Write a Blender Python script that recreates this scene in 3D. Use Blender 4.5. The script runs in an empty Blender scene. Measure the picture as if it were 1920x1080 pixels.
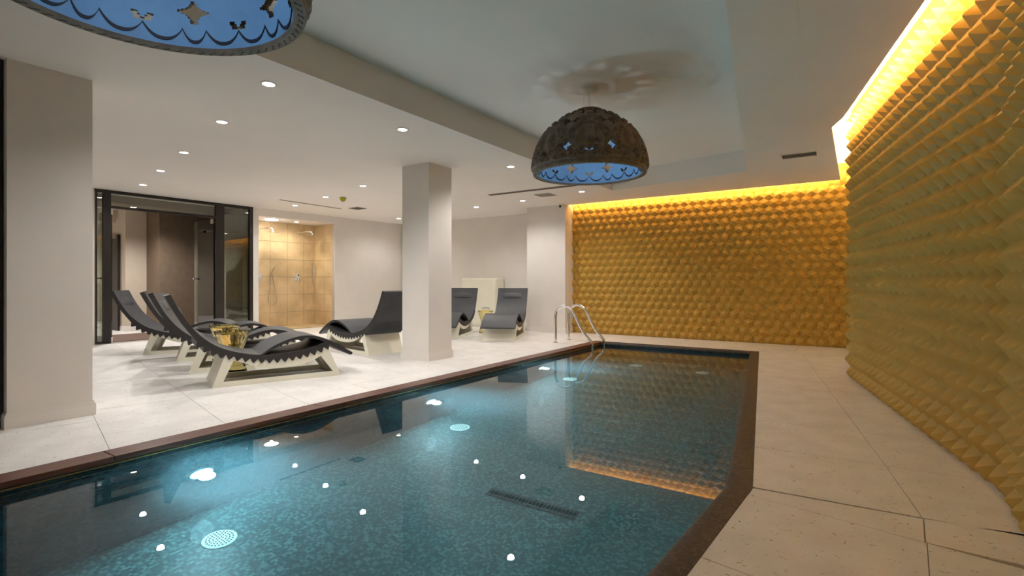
import bpy, bmesh, math, random
import numpy as np
from mathutils import Vector, Matrix

random.seed(7)
S = bpy.context.scene
COL = S.collection
PI = math.pi

# ------------------------------------------------------------------ camera
cd = bpy.data.cameras.new('camera'); cam = bpy.data.objects.new('camera', cd); COL.objects.link(cam)
cd.sensor_width = 36; cd.lens = 970 / 1920 * 36; cd.shift_y = -10 / 1920; cd.clip_start = .02
YAW = math.atan(640 / 970)
cam.location = (0, 0, 1.05); cam.rotation_euler = (PI / 2, 0, YAW)
S.camera = cam
# ------------------------------------------------------------------ world, exposure
w = bpy.data.worlds.new('world'); S.world = w; w.use_nodes = True
w.node_tree.nodes['Background'].inputs[0].default_value = (.6, .55, .5, 1)
w.node_tree.nodes['Background'].inputs[1].default_value = .05
S.view_settings.view_transform = 'Standard'; S.view_settings.look = 'None'
S.view_settings.exposure = 0.38; S.view_settings.gamma = 1; S.view_settings.use_curve_mapping = False
S.cycles.max_bounces = 12; S.cycles.diffuse_bounces = 7; S.cycles.glossy_bounces = 5
S.cycles.transmission_bounces = 8; S.cycles.transparent_max_bounces = 12
S.cycles.sample_clamp_indirect = 6; S.cycles.caustics_refractive = True
S.cycles.use_denoising = True
# light levels
DOWN_W = 62; DOWN_C = (1.0, .945, .90)
POOL_W = 38; POOL_C = (.50, .84, .97)
LED_E = 350; LED_C = (1.0, .69, .29)
POOL_UP = 800
H = 2.66; HC = 2.97; WZ = -.06; PD = -1.30

# ------------------------------------------------------------------ materials
def mat(name, col, rough=.5, metal=0., var=0., vscale=8., bump=0., bscale=60., spec=.5, col2=None, emit=None, estr=0., trans=0., ior=1.45, detail=4., stretch=None):
    m = bpy.data.materials.new(name); m.use_nodes = True
    nt = m.node_tree; N = nt.nodes; L = nt.links; b = N['Principled BSDF']
    b.inputs['Base Color'].default_value = (*col, 1); b.inputs['Roughness'].default_value = rough
    b.inputs['Metallic'].default_value = metal; b.inputs['Specular IOR Level'].default_value = spec
    b.inputs['IOR'].default_value = ior; b.inputs['Transmission Weight'].default_value = trans
    tc = N.new('ShaderNodeTexCoord'); src = tc.outputs['Object']
    if stretch:
        mp = N.new('ShaderNodeMapping'); mp.inputs['Scale'].default_value = stretch
        L.new(src, mp.inputs[0]); src = mp.outputs[0]
    if var or col2:
        n = N.new('ShaderNodeTexNoise'); n.inputs['Scale'].default_value = vscale; n.inputs['Detail'].default_value = detail
        L.new(src, n.inputs[0])
        r = N.new('ShaderNodeValToRGB')
        c2 = col2 or tuple(min(1, c * (1 - var)) for c in col)
        c1 = col if col2 else tuple(min(1, c * (1 + var)) for c in col)
        r.color_ramp.elements[0].color = (*c2, 1); r.color_ramp.elements[1].color = (*c1, 1)
        r.color_ramp.elements[0].position = .38; r.color_ramp.elements[1].position = .62
        L.new(n.outputs[0], r.inputs[0]); L.new(r.outputs[0], b.inputs['Base Color'])
    if bump:
        n2 = N.new('ShaderNodeTexNoise'); n2.inputs['Scale'].default_value = bscale; n2.inputs['Detail'].default_value = 3
        L.new(src, n2.inputs[0])
        bp = N.new('ShaderNodeBump'); bp.inputs['Strength'].default_value = bump; bp.inputs['Distance'].default_value = .01
        L.new(n2.outputs[0], bp.inputs['Height']); L.new(bp.outputs[0], b.inputs['Normal'])
    if emit:
        b.inputs['Emission Color'].default_value = (*emit, 1); b.inputs['Emission Strength'].default_value = estr
    return m

M = {}
M['white'] = mat('white_plaster', (.77, .735, .69), .75, var=.015, vscale=3, bump=.05, bscale=90)
M['ceil'] = mat('ceiling_paint', (.86, .83, .79), .7, var=.01, vscale=2)
M['trimw'] = mat('trim_white', (.80, .77, .73), .4)
M['tile'] = mat('terrazzo', (.78, .765, .74), .42, var=.05, vscale=4, bump=.03, bscale=120)
def flecks(m, col, scale, thr):
    nt = m.node_tree; N = nt.nodes; L = nt.links; b = N['Principled BSDF']
    src = b.inputs['Base Color'].links[0].from_socket
    tc = N.new('ShaderNodeTexCoord'); n = N.new('ShaderNodeTexNoise'); n.inputs['Scale'].default_value = scale; n.inputs['Detail'].default_value = 2; n.inputs['Distortion'].default_value = 1.2
    L.new(tc.outputs['Object'], n.inputs[0])
    r = N.new('ShaderNodeValToRGB'); r.color_ramp.elements[0].position = thr; r.color_ramp.elements[1].position = thr + .05
    r.color_ramp.elements[0].color = (0, 0, 0, 1); r.color_ramp.elements[1].color = (1, 1, 1, 1); L.new(n.outputs[0], r.inputs[0])
    mx = N.new('ShaderNodeMix'); mx.data_type = 'RGBA'; L.new(r.outputs[0], mx.inputs[0]); L.new(src, mx.inputs[6]); mx.inputs[7].default_value = (*col, 1)
    L.new(mx.outputs[2], b.inputs['Base Color'])
flecks(M['tile'], (.42, .36, .29), 45, .66)
M['grout'] = mat('grout', (.36, .33, .29), .9, var=.08, vscale=20)
M['gold'] = mat('gold_paint', (.52, .32, .065), .45, var=.04, vscale=2.5, spec=.4)
M['goldback'] = mat('gold_backing', (.34, .23, .05), .7, var=.04, vscale=3)
M['wood'] = mat('dark_red_wood', (.16, .065, .045), .35, col2=(.10, .04, .03), vscale=6, stretch=(8, 1, 8), bump=.1)
M['brass'] = mat('brass_line', (.55, .33, .10), .35, metal=.8, var=.05)
M['black'] = mat('black_frame', (.018, .014, .013), .45, var=.2, vscale=5)
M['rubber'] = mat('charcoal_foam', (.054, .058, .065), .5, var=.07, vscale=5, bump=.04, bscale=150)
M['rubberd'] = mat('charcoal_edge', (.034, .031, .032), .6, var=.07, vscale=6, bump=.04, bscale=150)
M['cream'] = mat('cream_plastic', (.85, .83, .70), .35, var=.02, vscale=4)
M['chrome'] = mat('chrome', (.82, .82, .82), .07, metal=1, var=.02)
M['amber'] = mat('amber_glass', (1, .88, .48), .04, trans=1, ior=1.35, var=.02)
M['shade'] = mat('dark_bronze_resin', (.165, .13, .098), .5, var=.2, vscale=14, bump=.15, bscale=80)
M['lining'] = mat('blue_lining', (.17, .35, .58), .6, var=.08, vscale=6)
M['scal'] = mat('dark_scallop', (.010, .012, .025), .6, var=.1)
M['beige'] = mat('beige_stone_tile', (.78, .61, .37), .4, col2=(.61, .465, .27), vscale=2.6, detail=8, bump=.05, bscale=40)
M['lobby'] = mat('lobby_beige', (.60, .52, .42), .8, var=.02)
M['brown'] = mat('lobby_brown', (.20, .145, .10), .7, var=.05)
M['carpet'] = mat('lobby_carpet', (.15, .095, .075), .9, var=.15, vscale=60, stretch=(1, 14, 1))
M['vent'] = mat('vent_grey', (.22, .19, .16), .6, var=.05)
M['grille'] = mat('grille_cream', (.46, .43, .36), .6, var=.03)
M['ceramic'] = mat('white_plastic', (.82, .80, .76), .4, var=.02)
M['sensor'] = mat('yellow_green_cap', (.42, .40, .02), .4, var=.1)
M['clear'] = mat('clear_acrylic', (.95, .95, .97), .05, trans=1, ior=1.3, var=.02)
M['disc'] = mat('pool_fitting_white', (.78, .86, .80), .5, var=.03)
M['lens'] = mat('lamp_lens', (.9, .9, .9), .5, var=.01, emit=(1, .93, .88), estr=26)
M['led'] = mat('led_tape', (.9, .8, .5), .5, var=.01, emit=LED_C, estr=LED_E)
M['poollens'] = mat('pool_lamp_lens', (.9, .95, 1), .4, var=.01, emit=(.55, .86, 1), estr=3.2)

def mosaic(name, cA, cB, cC, scale, rough, bump=.3):
    m = bpy.data.materials.new(name); m.use_nodes = True
    nt = m.node_tree; N = nt.nodes; L = nt.links; b = N['Principled BSDF']
    tc = N.new('ShaderNodeTexCoord')
    mp = N.new('ShaderNodeMapping'); mp.inputs['Scale'].default_value = (scale,) * 3; L.new(tc.outputs['Object'], mp.inputs[0])
    fl = N.new('ShaderNodeVectorMath'); fl.operation = 'FLOOR'; L.new(mp.outputs[0], fl.inputs[0])
    wn = N.new('ShaderNodeTexWhiteNoise'); wn.noise_dimensions = '3D'; L.new(fl.outputs[0], wn.inputs[0])
    r = N.new('ShaderNodeValToRGB'); e = r.color_ramp.elements
    e[0].color = (*cA, 1); e[1].color = (*cC, 1); e.new(.55).color = (*cB, 1)
    L.new(wn.outputs['Value'], r.inputs[0])
    fr = N.new('ShaderNodeVectorMath'); fr.operation = 'FRACTION'; L.new(mp.outputs[0], fr.inputs[0])
    # broad patches of paler and darker tesserae
    n = N.new('ShaderNodeTexNoise'); n.inputs['Scale'].default_value = 5; n.inputs['Detail'].default_value = 6; L.new(tc.outputs['Object'], n.inputs[0])
    mx = N.new('ShaderNodeMix'); mx.data_type = 'RGBA'; mx.blend_type = 'MULTIPLY'; mx.inputs[0].default_value = .55
    L.new(r.outputs[0], mx.inputs[6]); L.new(n.outputs[0], mx.inputs[7]); L.new(mx.outputs[2], b.inputs['Base Color'])
    b.inputs['Roughness'].default_value = rough
    bp = N.new('ShaderNodeBump'); bp.inputs['Strength'].default_value = bump; bp.inputs['Distance'].default_value = .002
    L.new(wn.outputs['Value'], bp.inputs['Height']); L.new(bp.outputs[0], b.inputs['Normal'])
    return m
M['mosaic'] = mosaic('teal_mosaic', (.014, .055, .06), (.036, .11, .115), (.13, .27, .26), 55, .5)
M['mosaicd'] = mosaic('brown_mosaic', (.030, .021, .016), (.045, .033, .025), (.085, .062, .047), 70, .6)
M['mosaick'] = mosaic('dark_wall_mosaic', (.008, .02, .026), (.016, .038, .046), (.04, .08, .085), 55, .25)

def water_mat(top):
    m = bpy.data.materials.new('pool_water'); m.use_nodes = True
    nt = m.node_tree; N = nt.nodes; L = nt.links; N.clear()
    out = N.new('ShaderNodeOutputMaterial'); tc = N.new('ShaderNodeTexCoord'); tw = N.new('ShaderNodeBsdfTransparent')
    n = N.new('ShaderNodeTexNoise'); n.inputs['Scale'].default_value = 1.8; n.inputs['Detail'].default_value = 1; L.new(tc.outputs['Object'], n.inputs[0])
    bp = N.new('ShaderNodeBump'); bp.inputs['Strength'].default_value = .012; bp.inputs['Distance'].default_value = .01
    L.new(n.outputs[0], bp.inputs['Height'])
    fr = N.new('ShaderNodeFresnel'); fr.inputs['IOR'].default_value = 1.33; L.new(bp.outputs[0], fr.inputs['Normal'])
    g = N.new('ShaderNodeBsdfGlossy'); g.inputs['Roughness'].default_value = .0; g.inputs['Color'].default_value = (1, 1, 1, 1); L.new(bp.outputs[0], g.inputs['Normal'])
    rf = N.new('ShaderNodeBsdfRefraction'); rf.inputs['IOR'].default_value = 1.33; rf.inputs['Roughness'].default_value = .0
    rf.inputs['Color'].default_value = (.72, .94, .97, 1); L.new(bp.outputs[0], rf.inputs['Normal'])
    tr = N.new('ShaderNodeBsdfTransparent'); tr.inputs['Color'].default_value = (.72, .94, .97, 1)
    m1 = N.new('ShaderNodeMixShader'); m1.inputs[0].default_value = .025; L.new(rf.outputs[0], m1.inputs[1]); L.new(tr.outputs[0], m1.inputs[2])
    m2 = N.new('ShaderNodeMixShader'); L.new(fr.outputs[0], m2.inputs[0]); L.new(m1.outputs[0], m2.inputs[1]); L.new(g.outputs[0], m2.inputs[2])
    L.new(m2.outputs[0], out.inputs[0])
    vs = N.new('ShaderNodeVolumeScatter'); vs.inputs['Color'].default_value = (.62, .90, 1, 1); vs.inputs['Density'].default_value = WDENS; vs.inputs['Anisotropy'].default_value = .25
    L.new(vs.outputs[0], out.inputs['Volume'])
    if not top: L.new(tw.outputs[0], out.inputs[0])
    return m
WDENS = .05
M['water'] = water_mat(True); M['wside'] = water_mat(False)

def glass_mat():
    m = bpy.data.materials.new('sheet_glass'); m.use_nodes = True
    nt = m.node_tree; N = nt.nodes; L = nt.links; N.clear()
    out = N.new('ShaderNodeOutputMaterial')
    fr = N.new('ShaderNodeFresnel'); fr.inputs['IOR'].default_value = 1.7
    g = N.new('ShaderNodeBsdfGlossy'); g.inputs['Roughness'].default_value = .01
    tr = N.new('ShaderNodeBsdfTransparent'); tr.inputs['Color'].default_value = (.86, .90, .86, 1)
    m2 = N.new('ShaderNodeMixShader'); L.new(fr.outputs[0], m2.inputs[0]); L.new(tr.outputs[0], m2.inputs[1]); L.new(g.outputs[0], m2.inputs[2])
    L.new(m2.outputs[0], out.inputs[0]); return m
M['glass'] = glass_mat()

# ------------------------------------------------------------------ mesh helpers
class MB:
    def __init__(s): s.v = []; s.f = []; s.m = []
    def add(s, vs, fs, mi=0):
        o = len(s.v); s.v += [tuple(p) for p in vs]; s.f += [tuple(o + i for i in f) for f in fs]; s.m += [mi] * len(fs); return s
    def box(s, x0, x1, y0, y1, z0, z1, mi=0):
        return s.prism([(x0, y0), (x1, y0), (x1, y1), (x0, y1)], z0, z1, mi)
    def prism(s, poly, z0, z1, mi=0, fn=None):
        a = sum(poly[i][0] * poly[(i + 1) % len(poly)][1] - poly[(i + 1) % len(poly)][0] * poly[i][1] for i in range(len(poly)))
        if a < 0: poly = poly[::-1]
        n = len(poly)
        vs = [(x, y, z0) for x, y in poly] + [(x, y, z1) for x, y in poly]
        if fn: vs = [fn(*p) for p in vs]
        fs = [tuple(range(n - 1, -1, -1)), tuple(range(n, 2 * n))] + [(i, (i + 1) % n, n + (i + 1) % n, n + i) for i in range(n)]
        return s.add(vs, fs, mi)
    def lathe(s, prof, cx=0, cy=0, cz=0, n=32, mi=0, fn=None, cap=True):
        vs = []; fs = []
        for r, z in prof:
            for k in range(n):
                a = 2 * PI * k / n; p = (cx + r * math.cos(a), cy + r * math.sin(a), cz + z); vs.append(fn(*p) if fn else p)
        for j in range(len(prof) - 1):
            for k in range(n):
                k2 = (k + 1) % n; fs.append((j * n + k, j * n + k2, (j + 1) * n + k2, (j + 1) * n + k))
        if cap: fs.append(tuple(range(n - 1, -1, -1))); L_ = (len(prof) - 1) * n; fs.append(tuple(range(L_, L_ + n)))
        return s.add(vs, fs, mi)
    def tube(s, pts, r, n=10, mi=0):
        pts = [Vector(p) for p in pts]; vs = []; fs = []; up = Vector((.13, .21, .97)).normalized()
        for i, p in enumerate(pts):
            t = (pts[min(i + 1, len(pts) - 1)] - pts[max(i - 1, 0)]).normalized()
            a = t.cross(up);
            if a.length < .1: a = t.cross(Vector((1, 0, 0)))
            a.normalize(); b = t.cross(a)
            for k in range(n):
                q = 2 * PI * k / n; vs.append(p + a * (r * math.cos(q)) + b * (r * math.sin(q)))
        for i in range(len(pts) - 1):
            for k in range(n):
                k2 = (k + 1) % n; fs.append((i * n + k, i * n + k2, (i + 1) * n + k2, (i + 1) * n + k))
        fs.append(tuple(range(n - 1, -1, -1))); fs.append(tuple(range((len(pts) - 1) * n, len(pts) * n)))
        return s.add(vs, fs, mi)
    def mesh(s, name, mats, smooth=False, bevel=0):
        me = bpy.data.meshes.new(name); me.from_pydata(s.v, [], s.f)
        for m in (mats if isinstance(mats, (list, tuple)) else [mats]): me.materials.append(m)
        me.polygons.foreach_set('material_index', s.m)
        bm = bmesh.new(); bm.from_mesh(me)
        bmesh.ops.recalc_face_normals(bm, faces=bm.faces)
        big = [f for f in bm.faces if len(f.verts) > 4]
        if big: bmesh.ops.triangulate(bm, faces=big)
        bm.to_mesh(me); bm.free()
        if smooth:
            me.polygons.foreach_set('use_smooth', [True] * len(me.polygons))
            me.set_sharp_from_angle(angle=math.radians(35))
        me.update(); return me
    def obj(s, name, mats, parent=None, smooth=False, bevel=0):
        o = bpy.data.objects.new(name, s.mesh(name, mats, smooth)); COL.objects.link(o)
        if parent: o.parent = parent
        if bevel:
            b = o.modifiers.new('b', 'BEVEL'); b.width = bevel; b.segments = 2; b.limit_method = 'ANGLE'
        return o

def tag(o, label=None, cat=None, group=None, kind=None):
    if label: o['label'] = label
    if cat: o['category'] = cat
    if group: o['group'] = group
    if kind: o['kind'] = kind
    return o
def thing(name, label, cat, loc=(0, 0, 0), rz=0, group=None):
    o = bpy.data.objects.new(name, None); COL.objects.link(o); o.location = loc; o.rotation_euler = (0, 0, rz)
    o.empty_display_size = .1
    return tag(o, label, cat, group)
def kids(o): return [c for c in bpy.data.objects if c.parent == o]
def copy_tree(o, parent=None):
    c = o.copy(); COL.objects.link(c); c.parent = parent
    for ch in kids(o): copy_tree(ch, c)
    return c
def struct(o): o['kind'] = 'structure'; return o
def lerp(a, b, t): return a + (b - a) * t
def smoothline(pts, k=6):
    P = [Vector(p) for p in pts]; P = [2 * P[0] - P[1]] + P + [2 * P[-1] - P[-2]]; out = []
    for i in range(1, len(P) - 2):
        a, b, c, d = P[i - 1], P[i], P[i + 1], P[i + 2]
        for j in range(k):
            t = j / k
            out.append(.5 * (2 * b + (c - a) * t + (2 * a - 5 * b + 4 * c - d) * t * t + (3 * b - a - 3 * c + d) * t ** 3))
    out.append(P[-2]); return out
def clip(poly, a, b):
    """keep the part of poly left of the directed line a->b"""
    def side(p): return (b[0] - a[0]) * (p[1] - a[1]) - (b[1] - a[1]) * (p[0] - a[0])
    out = []
    for i in range(len(poly)):
        p, q = poly[i], poly[(i + 1) % len(poly)]; sp, sq = side(p), side(q)
        if sp >= 0: out.append(p)
        if sp * sq < 0:
            t = sp / (sp - sq); out.append((lerp(p[0], q[0], t), lerp(p[1], q[1], t)))
    return out
def clip_convex(poly, conv):
    for i in range(len(conv)):
        poly = clip(poly, conv[i], conv[(i + 1) % len(conv)])
        if len(poly) < 3: return []
    return poly
def area(p): return abs(sum(p[i][0] * p[(i + 1) % len(p)][1] - p[(i + 1) % len(p)][0] * p[i][1] for i in range(len(p)))) / 2

# left wall frame: a wall slightly askew to the pool; s runs along it, d goes behind it
LG = (-10.8, 3.4); LE = (.051 / math.hypot(.051, 1), 1 / math.hypot(.051, 1)); LN = (-LE[1], LE[0])
def LW(s, d=0.): return (LG[0] + LE[0] * s + LN[0] * d, LG[1] + LE[1] * s + LN[1] * d)
def LWfn(s, d, z): x, y = LW(s, d); return (x, y, z)

# ------------------------------------------------------------------ floor
pool_out = [(-3.90, -1.7), (-3.90, 8.63), (-1.20, 8.67), (-.43, 2.88), (-.745, -1.7)]
pool_in = [(-3.73, -1.55), (-3.73, 8.50), (-1.31, 8.535), (-.56, 2.87), (-.87, -1.55)]
wallR = [(.36, -2.5), (.65, 3.45), (-.02, 6.9)]
sub = MB()
zt = -.008
for poly in ([(-17.5, -2.6), (-3.9, -2.6), (-3.9, 8.63), (-3.9, 11), (-17.5, 11)],
             [(-3.9, 8.63), (-1.2, 8.67), (1.2, 8.67), (1.2, 11), (-3.9, 11)],
             [(-1.2, 8.67), (-.43, 2.88), (1.2, 2.88), (1.2, 8.67)], [(-.43, 2.88), (-.745, -1.7), (1.2, -1.7), (1.2, 2.88)],
             [(-3.9, -2.6), (1.2, -2.6), (1.2, -1.7), (-3.9, -1.7)]):
    sub.prism(poly, -.25, zt)
floor = struct(sub.obj('floor', M['grout']))
ntile = 0
def tile(poly, mt='tile', g=.0022, parent=None, th=.012, z0=0.):
    global ntile
    if len(poly) < 3 or area(poly) < .004: return
    cx = sum(p[0] for p in poly) / len(poly); cy = sum(p[1] for p in poly) / len(poly)
    # inset towards the centre by about g
    q = []
    for x, y in poly:
        d = math.hypot(x - cx, y - cy); k = max(0, 1 - g * 1.5 / max(d, .01)); q.append((cx + (x - cx) * k, cy + (y - cy) * k))
    MB().prism(q, z0 - th, z0).obj('tile', M[mt], parent or floor); ntile += 1
A_ = (.972, -.2349); B_ = (.2349, .972)
def ab(a, b): return (a * A_[0] + b * B_[0], a * A_[1] + b * B_[1])
conv_left = [(-10.78, -2.5), (-3.9, -2.5), (-3.9, 10.3), (-10.45, 10.3)]
offs = {0: -5.05, 1: -5.47, 2: -5.47, 3: -4.5, 4: -5.05, 5: -4.78, -1: -5.5}
for r in range(-4, 20):
    b0 = -.326 + .6945 * r; a0 = offs.get(r, -5.05 + .46 * (r % 3))
    for c in range(-8, 8):
        a = a0 + 1.39 * c
        tile(clip_convex([ab(a, b0), ab(a + 1.39, b0), ab(a + 1.39, b0 + .6945), ab(a, b0 + .6945)], conv_left))
# strip between the pool's far end and the gold wall
for i in range(4):
    x0 = -3.9 + i * 1.05; x1 = x0 + 1.05
    tile(clip_convex([(x0, 8.6), (x1, 8.6), (x1, 9.9), (x0, 9.9)], [(-3.9, 8.63), (-1.20, 8.67), (.3, 8.67), (.3, 9.9), (-3.9, 9.9)]))
def Jx(y): return lerp(.26, -.62, (y - 2.94) / (8.67 - 2.94)) if y > 2.94 else .26 + .07 * (y - 2.94)
def Px(y): return lerp(-.43, -1.20, (y - 2.88) / (8.67 - 2.88)) if y > 2.88 else -.43 + .0688 * (y - 2.88)
ys = [2.90] + [2.90 + .725 * k for k in range(1, 8)] + [8.67]
def wline(y):
    return .64 if y > 3.45 else .36 + .29 * (y + 2.5) / 5.95
def cross(y, x): return y + .055 * (x + .43)
for y0, y1 in zip(ys[:-1], ys[1:]):
    for xa, xb in ((Px, Jx), (Jx, lambda y: (.27 if y > 8 else lerp(.655, .0, max(0, min(1, (y - 3.45) / 3.45)))) if y > 3.45 else .65)):
        q = [(xa(y0), cross(y0, xa(y0))), (xb(y0), cross(y0, xb(y0))), (xb(y1), cross(y1, xb(y1))), (xa(y1), cross(y1, xa(y1)))]
        tile(q)
yn = [2.78, 2.04, 1.3, .56, -.18, -.92, -1.66, -2.5]
def crossn(y, x): return y - (.17 * (x + .43))
tile([(Px(2.88), 2.885), (Jx(2.94), 2.925), (Jx(2.7), crossn(2.78, Jx(2.7))), (Px(2.78), 2.78)])
tile([(Jx(2.94), 2.93), (.63, 2.985), (.62, crossn(2.78, .6) + .04), (Jx(2.7), crossn(2.78, Jx(2.7)))])
for y0, y1 in zip(yn[:-1], yn[1:]):
    for xa, xb in ((Px, Jx), (Jx, lambda y: wline(y))):
        tile([(xa(y0), crossn(y0, xa(y0))), (xb(y0), crossn(y0, xb(y0))), (xb(y1), crossn(y1, xb(y1))), (xa(y1), crossn(y1, xa(y1)))])

# ------------------------------------------------------------------ ceiling
ce = MB()
def CX(y): return -.61 - .137 * (y - 3.13)
E = [(.27, -2.6), (.40, 3.45), (-.08, 5.98), (-.19, 6.33), (-.17, 9.58)]
ce.box(-17.5, -4.95, -2.6, 10.4, H, HC); ce.box(-4.95, -3.52, -2.6, 9.37, H, HC)                           # low ceiling over the lounge, its edge is the long fascia
ce.prism([(-3.52, 8.5), (CX(8.12), 8.12), (-.44, 8.12), (-.44, 9.33), (-3.52, 9.33)], H, HC)
ce.prism([(CX(8.12), 8.12), (CX(-1.5), -1.5), (.02, -1.5), (.15, 3.45), (-.33, 5.9), (-.44, 6.3), (-.44, 8.12)], H, HC)
ce.prism([(-3.52, -2.6), (.02, -2.6), (.02, -1.5), (-3.52, -1.5)], H, HC)
# thin ledge that carries the LED tape
ce.prism([(.02, -2.6), (.27, -2.6), (.40, 3.45), (.15, 3.45)], H, H + .05)
ce.prism([(.15, 3.45), (.40, 3.45), (-.08, 5.98), (-.33, 5.9)], H, H + .05)
ce.prism([(-.33, 5.9), (-.08, 5.98), (-.19, 6.33), (-.44, 6.3)], H, H + .05)
ce.prism([(-.44, 6.3), (-.19, 6.33), (-.17, 9.58), (-.44, 9.33)], H, H + .05)
ce.prism([(-.44, 9.33), (-.17, 9.58), (-4.95, 9.62), (-4.95, 9.37), (-3.52, 9.37), (-3.52, 9.33)], H, H + .05)
ceiling = struct(ce.obj('ceiling', M['ceil']))
up = MB(); up.box(-17.6, 1.3, -2.7, 11.1, HC, HC + .12)
struct(up.obj('ceiling', M['ceil']))

# LED tapes on the ledge
def tape(name, pts, label, rz=0):
    t = thing(name, label, 'light strip', (pts[0][0], pts[0][1], H + .05), group=None)
    p0 = pts[0]
    m = MB()
    for (a, b) in zip(pts[:-1], pts[1:]):
        d = Vector((b[0] - a[0], b[1] - a[1])); d.normalize(); n = Vector((-d.y, d.x)) * .008
        m.prism([(a[0] - p0[0] + n.x, a[1] - p0[1] + n.y), (b[0] - p0[0] + n.x, b[1] - p0[1] + n.y), (b[0] - p0[0] - n.x, b[1] - p0[1] - n.y), (a[0] - p0[0] - n.x, a[1] - p0[1] - n.y)], .001, .012)
    m.obj('led_tape', M['led'], t)
    m2 = MB()
    for (a, b) in zip(pts[:-1], pts[1:]):
        d = Vector((b[0] - a[0], b[1] - a[1])); d.normalize(); n = Vector((-d.y, d.x)) * .014
        m2.prism([(a[0] - p0[0] + n.x, a[1] - p0[1] + n.y), (b[0] - p0[0] + n.x, b[1] - p0[1] + n.y), (b[0] - p0[0] - n.x, b[1] - p0[1] - n.y), (a[0] - p0[0] - n.x, a[1] - p0[1] - n.y)], 0, .001)
    m2.obj('backing', M['ceramic'], t)
    return t
tape('led_strip', [(-4.9, 9.598), (-.2, 9.558)], 'warm glowing LED strip in the ceiling slot above the far gold wall')
tape('led_strip', [(-.202, 9.4), (-.216, 6.345), (-.104, 5.964), (.375, 3.455), (.247, -2.4)], 'warm glowing LED strip in the ceiling slot along the right-hand gold wall')

# ------------------------------------------------------------------ gold pyramid walls
PW = .16; RH = PW * math.sqrt(3) / 2; RR = PW / math.sqrt(3); PH = .064
pm = MB()
ring = [(RR * .995 * math.sin(k * PI / 3), 0, RR * .995 * math.cos(k * PI / 3)) for k in range(6)]
tip = [(RR * .10 * math.sin(k * PI / 3), -PH * .95, RR * .10 * math.cos(k * PI / 3)) for k in range(6)]
pm.add(ring + tip + [(0, -PH, 0)], [(i, (i + 1) % 6, 6 + (i + 1) % 6, 6 + i) for i in range(6)] + [(6 + i, 6 + (i + 1) % 6, 12) for i in range(6)])
PYR = bpy.data.meshes.new('pyramid_tile'); PYR.from_pydata(pm.v, [], pm.f); PYR.materials.append(M['gold'])
_b = bmesh.new(); _b.from_mesh(PYR)
for f_ in _b.faces:
    c_ = f_.calc_center_median()
    f_.normal_update()
    if f_.normal.dot(Vector((c_.x, c_.y - .02, c_.z))) < 0: f_.normal_flip()
_b.to_mesh(PYR); _b.free()
# half tiles close the rows at the floor
def pyramids(wall, segs, hmax):
    cells = []
    for (a, b, n0) in segs:                       # a->b : wall on the left of a->b direction faces the room
        a = Vector(a); b = Vector(b); L_ = (b - a).length; d = (b - a) / L_; nrm = Vector((d.y, -d.x))
        ang = math.atan2(d.y, d.x)
        nr = int(hmax / RH) + 1
        for r in range(nr):
            z = .062 + r * RH
            nc = round(L_ / PW); pw = L_ / nc
            for c in range(nc):
                t = pw * (c + (.5 if r % 2 == 0 else 0))
                if z > hmax - .05: continue
                p = a + d * t
                cells.append((p.x, p.y, z, ang))
    F_ = Vector((-math.sin(YAW), math.cos(YAW))); R_ = Vector((math.cos(YAW), math.sin(YAW)))
    def size(c):
        D = F_.x * c[0] + F_.y * c[1]; l = R_.x * c[0] + R_.y * c[1]
        if D < .3: return 0
        x = 960 + 970 * l / D; y = 530 - 970 * (c[2] - 1.05) / D
        if not (-10 < x < 1930 and -10 < y < 1090): return 0
        nx, ny = math.sin(c[3]), -math.cos(c[3]); return max(.01, abs(nx * c[0] + ny * c[1])) / D ** 3
    cells.sort(key=size, reverse=True)
    for c in cells[:300]:
        o = bpy.data.objects.new('pyramid_tile', PYR); COL.objects.link(o); o.parent = wall
        o.location = c[:3]; o.rotation_euler = (0, 0, c[3])
    vs = []; fs = []
    for c in cells[300:]:
        ca, sa = math.cos(c[3]), math.sin(c[3]); k = len(vs)
        for v in PYR.vertices: vs.append((c[0] + ca * v.co.x - sa * v.co.y, c[1] + sa * v.co.x + ca * v.co.y, c[2] + v.co.z))
        for p in PYR.polygons: fs.append(tuple(k + i for i in p.vertices))
    me = bpy.data.meshes.new('pyramid_tiles'); me.from_pydata(vs, [], fs); me.materials.append(M['gold'])
    o = bpy.data.objects.new('pyramid_tiles', me); COL.objects.link(o); o.parent = wall; o['kind'] = 'stuff'
wb = MB(); wb.box(-4.95, .45, 9.86, 10.05, -.02, HC)
wall_back = struct(wb.obj('wall_back', M['goldback']))
pyramids(wall_back, [((-4.95, 9.86), (.3, 9.86), 0)], HC)
wr = MB()
wr.prism([(.36, -2.6), (.65, 3.45), (-.02, 6.9), (.25, 6.95), (.9, 3.5), (.9, -2.6)], -.02, HC)
wall_right = struct(wr.obj('wall_right', M['goldback']))
pyramids(wall_right, [((-.02, 6.9), (.65, 3.45), 0), ((.65, 3.45), (.36, -2.5), 0)], HC)
rc = MB(); rc.box(.27, .45, 6.8, 9.9, -.02, HC); rc.prism([(.0, 6.91), (.3, 6.93), (.3, 6.97), (.0, 6.95)], -.02, HC)
struct(rc.obj('wall_right', M['white']))
for yj in (7.4, 8.2, 9.0):
    struct(MB().box(-.17, .27, yj, yj + .012, HC - .008, HC).obj('trim_1', M['grout']))

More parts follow.
